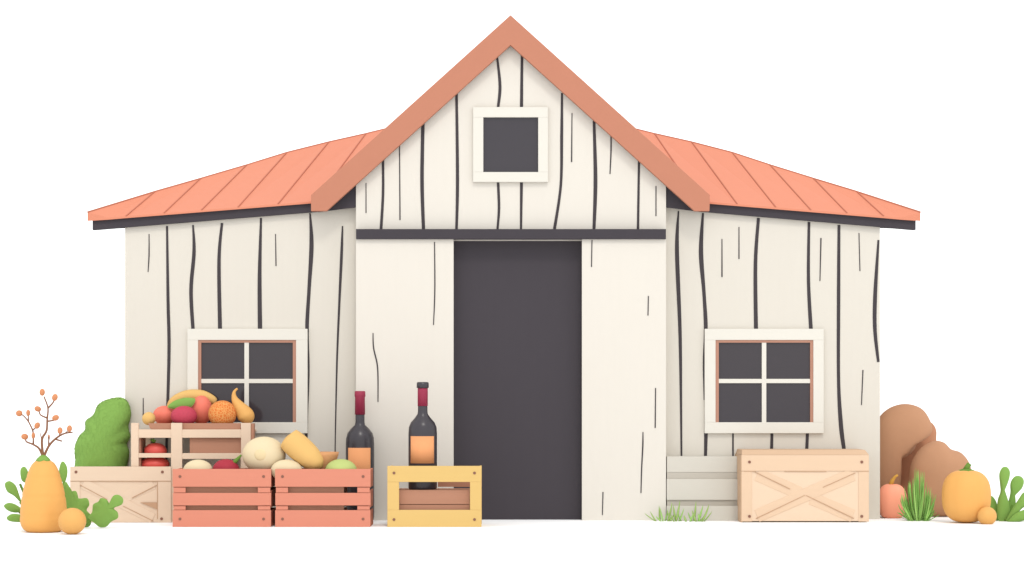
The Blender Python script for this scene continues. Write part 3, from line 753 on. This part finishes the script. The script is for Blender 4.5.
# ------------------------------------------------------------------ right: steps, grass, boulders, pumpkins, plant
Yt = -.12
stp = thing('wooden_steps', 'low pale board steps against the right wing, beside the peach crate', 'steps', base(702, .06))
zg = 400 + 1.2 / sc(Yt)
for k_, (a, b, yf) in enumerate([(456.5, 472.5, Yt + .06), (479, 500, Yt + .03), (506, zg, Yt)]):
    g = MB(); g.pbox(666.8, 742, a, b, yf, YW - .004); g.build('board', M['step'], stp, bevel=.003)
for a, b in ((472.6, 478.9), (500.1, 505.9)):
    g = MB(); g.pbox(667, 742, a, b, Yt + .05, YW - .006); g.build('shade_band', M['step_shade'], stp)  # bands coloured dark as the shadow between step boards

def tuft(name, label, loc, specs, mats):
    global ORG
    ORG = Vector(loc); g_ = MB()
    for (bx, by), (tx, ty), wd, bow, m, Y, dy in specs:
        p = P(bx, by, Y); p.z = 0
        g_.blade(p, P(tx, ty, Y + dy), wd, bow, m)
    return tag(g_.build(name, mats), label, 'grass')
Yt2 = -.22
sp = []
for bx, tx, ty in [(655, 644.5, 513), (656, 650, 511), (660, 659, 505), (663, 660, 507), (665, 668, 509), (668, 672, 502), (671, 667, 510), (676, 673, 504), (676, 680, 500), (679, 684, 508), (681, 678, 512),
                   (692, 688, 512), (694, 696, 501), (696, 692, 510), (698, 703, 505), (700, 698, 513), (702, 709, 504), (704, 712, 511), (690, 693, 514), (686, 684, 515), (661, 656, 516), (669, 675, 513), (700, 706, 514), (674, 671, 514)]:
    sp.append(((bx, 0), (tx, ty), random.uniform(.016, .026), (bx - tx) * random.uniform(.002, .006), random.choice((0, 0, 1)), Yt2 + random.uniform(-.06, .06), random.uniform(-.05, .05)))
tuft('grass_tuft', 'sparse thin light green grass in front of the pale steps', base(680, Yt2), sp, [M['grassl'], M['grass']])
Yt3 = -.1
sp = []
for i in range(72):
    u = random.uniform(-1, 1); bx = 918 + 9 * u + random.uniform(-2, 2); tx = 918 + 20 * u + random.uniform(-4, 4)
    ty = 466 + 36 * abs(u) ** 1.4 + random.uniform(0, 16)
    sp.append(((bx, 0), (tx, ty), random.uniform(.014, .027), (bx - tx) * .008, random.choice((0, 1, 1)), Yt3 + random.uniform(-.09, .09), random.uniform(-.08, .08)))
tuft('grass_tuft', 'dense deep green grass clump between the peach and orange pumpkins', base(918, Yt3), sp, [M['grass'], M['grassd']])

def boulder(label, px, outline, Y0, th, mt):
    global ORG
    ORG = Vector(base(px, Y0)); g_ = MB(); g_.pillow(outline, Y0, th)
    o = remesh(g_.build('boulder', mt), .016, 5)
    return tag(o, label, 'boulder', 'brown boulders beside the barn')
boulder('lighter brown tall boulder leaning on the pile beside the barn corner', 896, [(871, 455), (874, 430), (880, 416), (891, 407), (906, 403.6), (921, 408), (929.4, 419), (932, 430), (927, 437), (918, 441), (913, 450), (904, 457.5), (897, 461), (897, 475), (897, 490), (896, 505), (893, 515), (876, 515), (872, 485)], .95, .2, M['stone'])
boulder('darker brown boulder wedged behind between the two lighter ones', 912, [(878, 470), (888, 450), (906, 436), (920, 423), (930, 421.5), (936, 429), (936.4, 442), (941, 460), (944, 485), (942, 514), (910, 515), (880, 514), (877, 492)], 1.3, .14, M['stoned'])
boulder('two-lobed brown boulder in front of the pile, behind the orange pumpkin', 938, [(904, 516), (907.5, 498), (909, 480), (911.5, 463), (921, 448), (934, 440.8), (944, 442.4), (950.5, 449), (961, 452.6), (969.5, 464), (972, 480), (974, 500), (973, 516.5), (940, 517)], .62, .22, M['stone'])

fruit('peach_pumpkin', 'pumpkin', 'peach pumpkin half hidden behind the right barn corner', M['peach'], 892, 501.5, 15.2, 18.6, .36, ry=.15,
      stem=lambda p, s_, c: MB().tube([p + Vector((-.02, -.02, .155)), p + Vector((.0, -.02, .215)), p + Vector((.03, -.02, .255)), p + Vector((.055, -.02, .27))], [.026, .02, .014, .012], 10).build('stalk', M['stalk'], c),
      nu=48, ribs=8, amp=.015, dip=.08, ex=2.3)
Yp = -.45
def pst(p, s_, c):
    g_ = MB(); g_.lathe([(.1, p.z + 24.6 * s_), (.07, p.z + 26.3 * s_), (.035, p.z + 27.5 * s_)], p.x, Yp, 20, ribs=6, amp=.25)
    g_.tube([p + Vector((0, 0, 26.5 * s_)), p + Vector((.01, -.0, 29.5 * s_)), p + Vector((.03, 0, 32.5 * s_))], [.035, .026, .024], 10); g_.build('stalk', M['leafd'], c)
fruit('pumpkin', 'pumpkin', 'upright orange pumpkin with green stalk before the brown boulders', M['orange'], 966.4, 496.2, 24.2, 26.6, Yp, ry=.22, stem=pst, nu=64, nv=28, ribs=8, amp=.02, dip=.03, ex=2.6)
fruit('small_pumpkin', 'pumpkin', 'small orange pumpkin at the right foot of the upright pumpkin', M['orange2'], 987, 516, 9.6, 9.4, -.66, nu=40, ribs=8, amp=.012)
Yq = -.2
plant('leafy_plant', 'fleshy green plant with paddle-shaped leaves at the right edge', 'plant', base(1010, Yq), [
    ([(999, 521), (997, 503), (1000, 492), (999.5, 484), (998.6, 474), (1001.6, 467.5), (1006.4, 467), (1009.4, 472), (1008, 480), (1004, 486), (1004.6, 496), (1009, 505), (1010, 521)], Yq, .035, -.05),
    ([(1004, 521), (1008, 505), (1011, 493), (1011.4, 483), (1016, 476.6), (1022, 476.6), (1025, 481), (1023, 488), (1016, 495), (1014, 506), (1016, 521)], Yq + .05, .035, .1),
    ([(1006, 521), (1011, 510), (1017, 500), (1022, 492.5), (1029, 491), (1034, 496), (1030, 503), (1022, 508), (1016, 515), (1014, 521.5)], Yq - .05, .035, -.15),
    ([(1008, 522), (1014, 514), (1024, 509.5), (1034, 510), (1036, 516), (1028, 519), (1018, 522)], Yq - .09, .03, -.2),
    ([(994, 521.5), (992, 512), (988, 504), (989, 496), (994, 497), (998, 505), (1000, 521.5)], Yq + .1, .03, .15)], M['leaf'],
    [([P(1002, 500, Yq), P(1003, 512, Yq), P(1005, 521.2, Yq)], .02), ([P(1012, 505, Yq + .05), P(1008, 521, Yq + .04)], .02)])
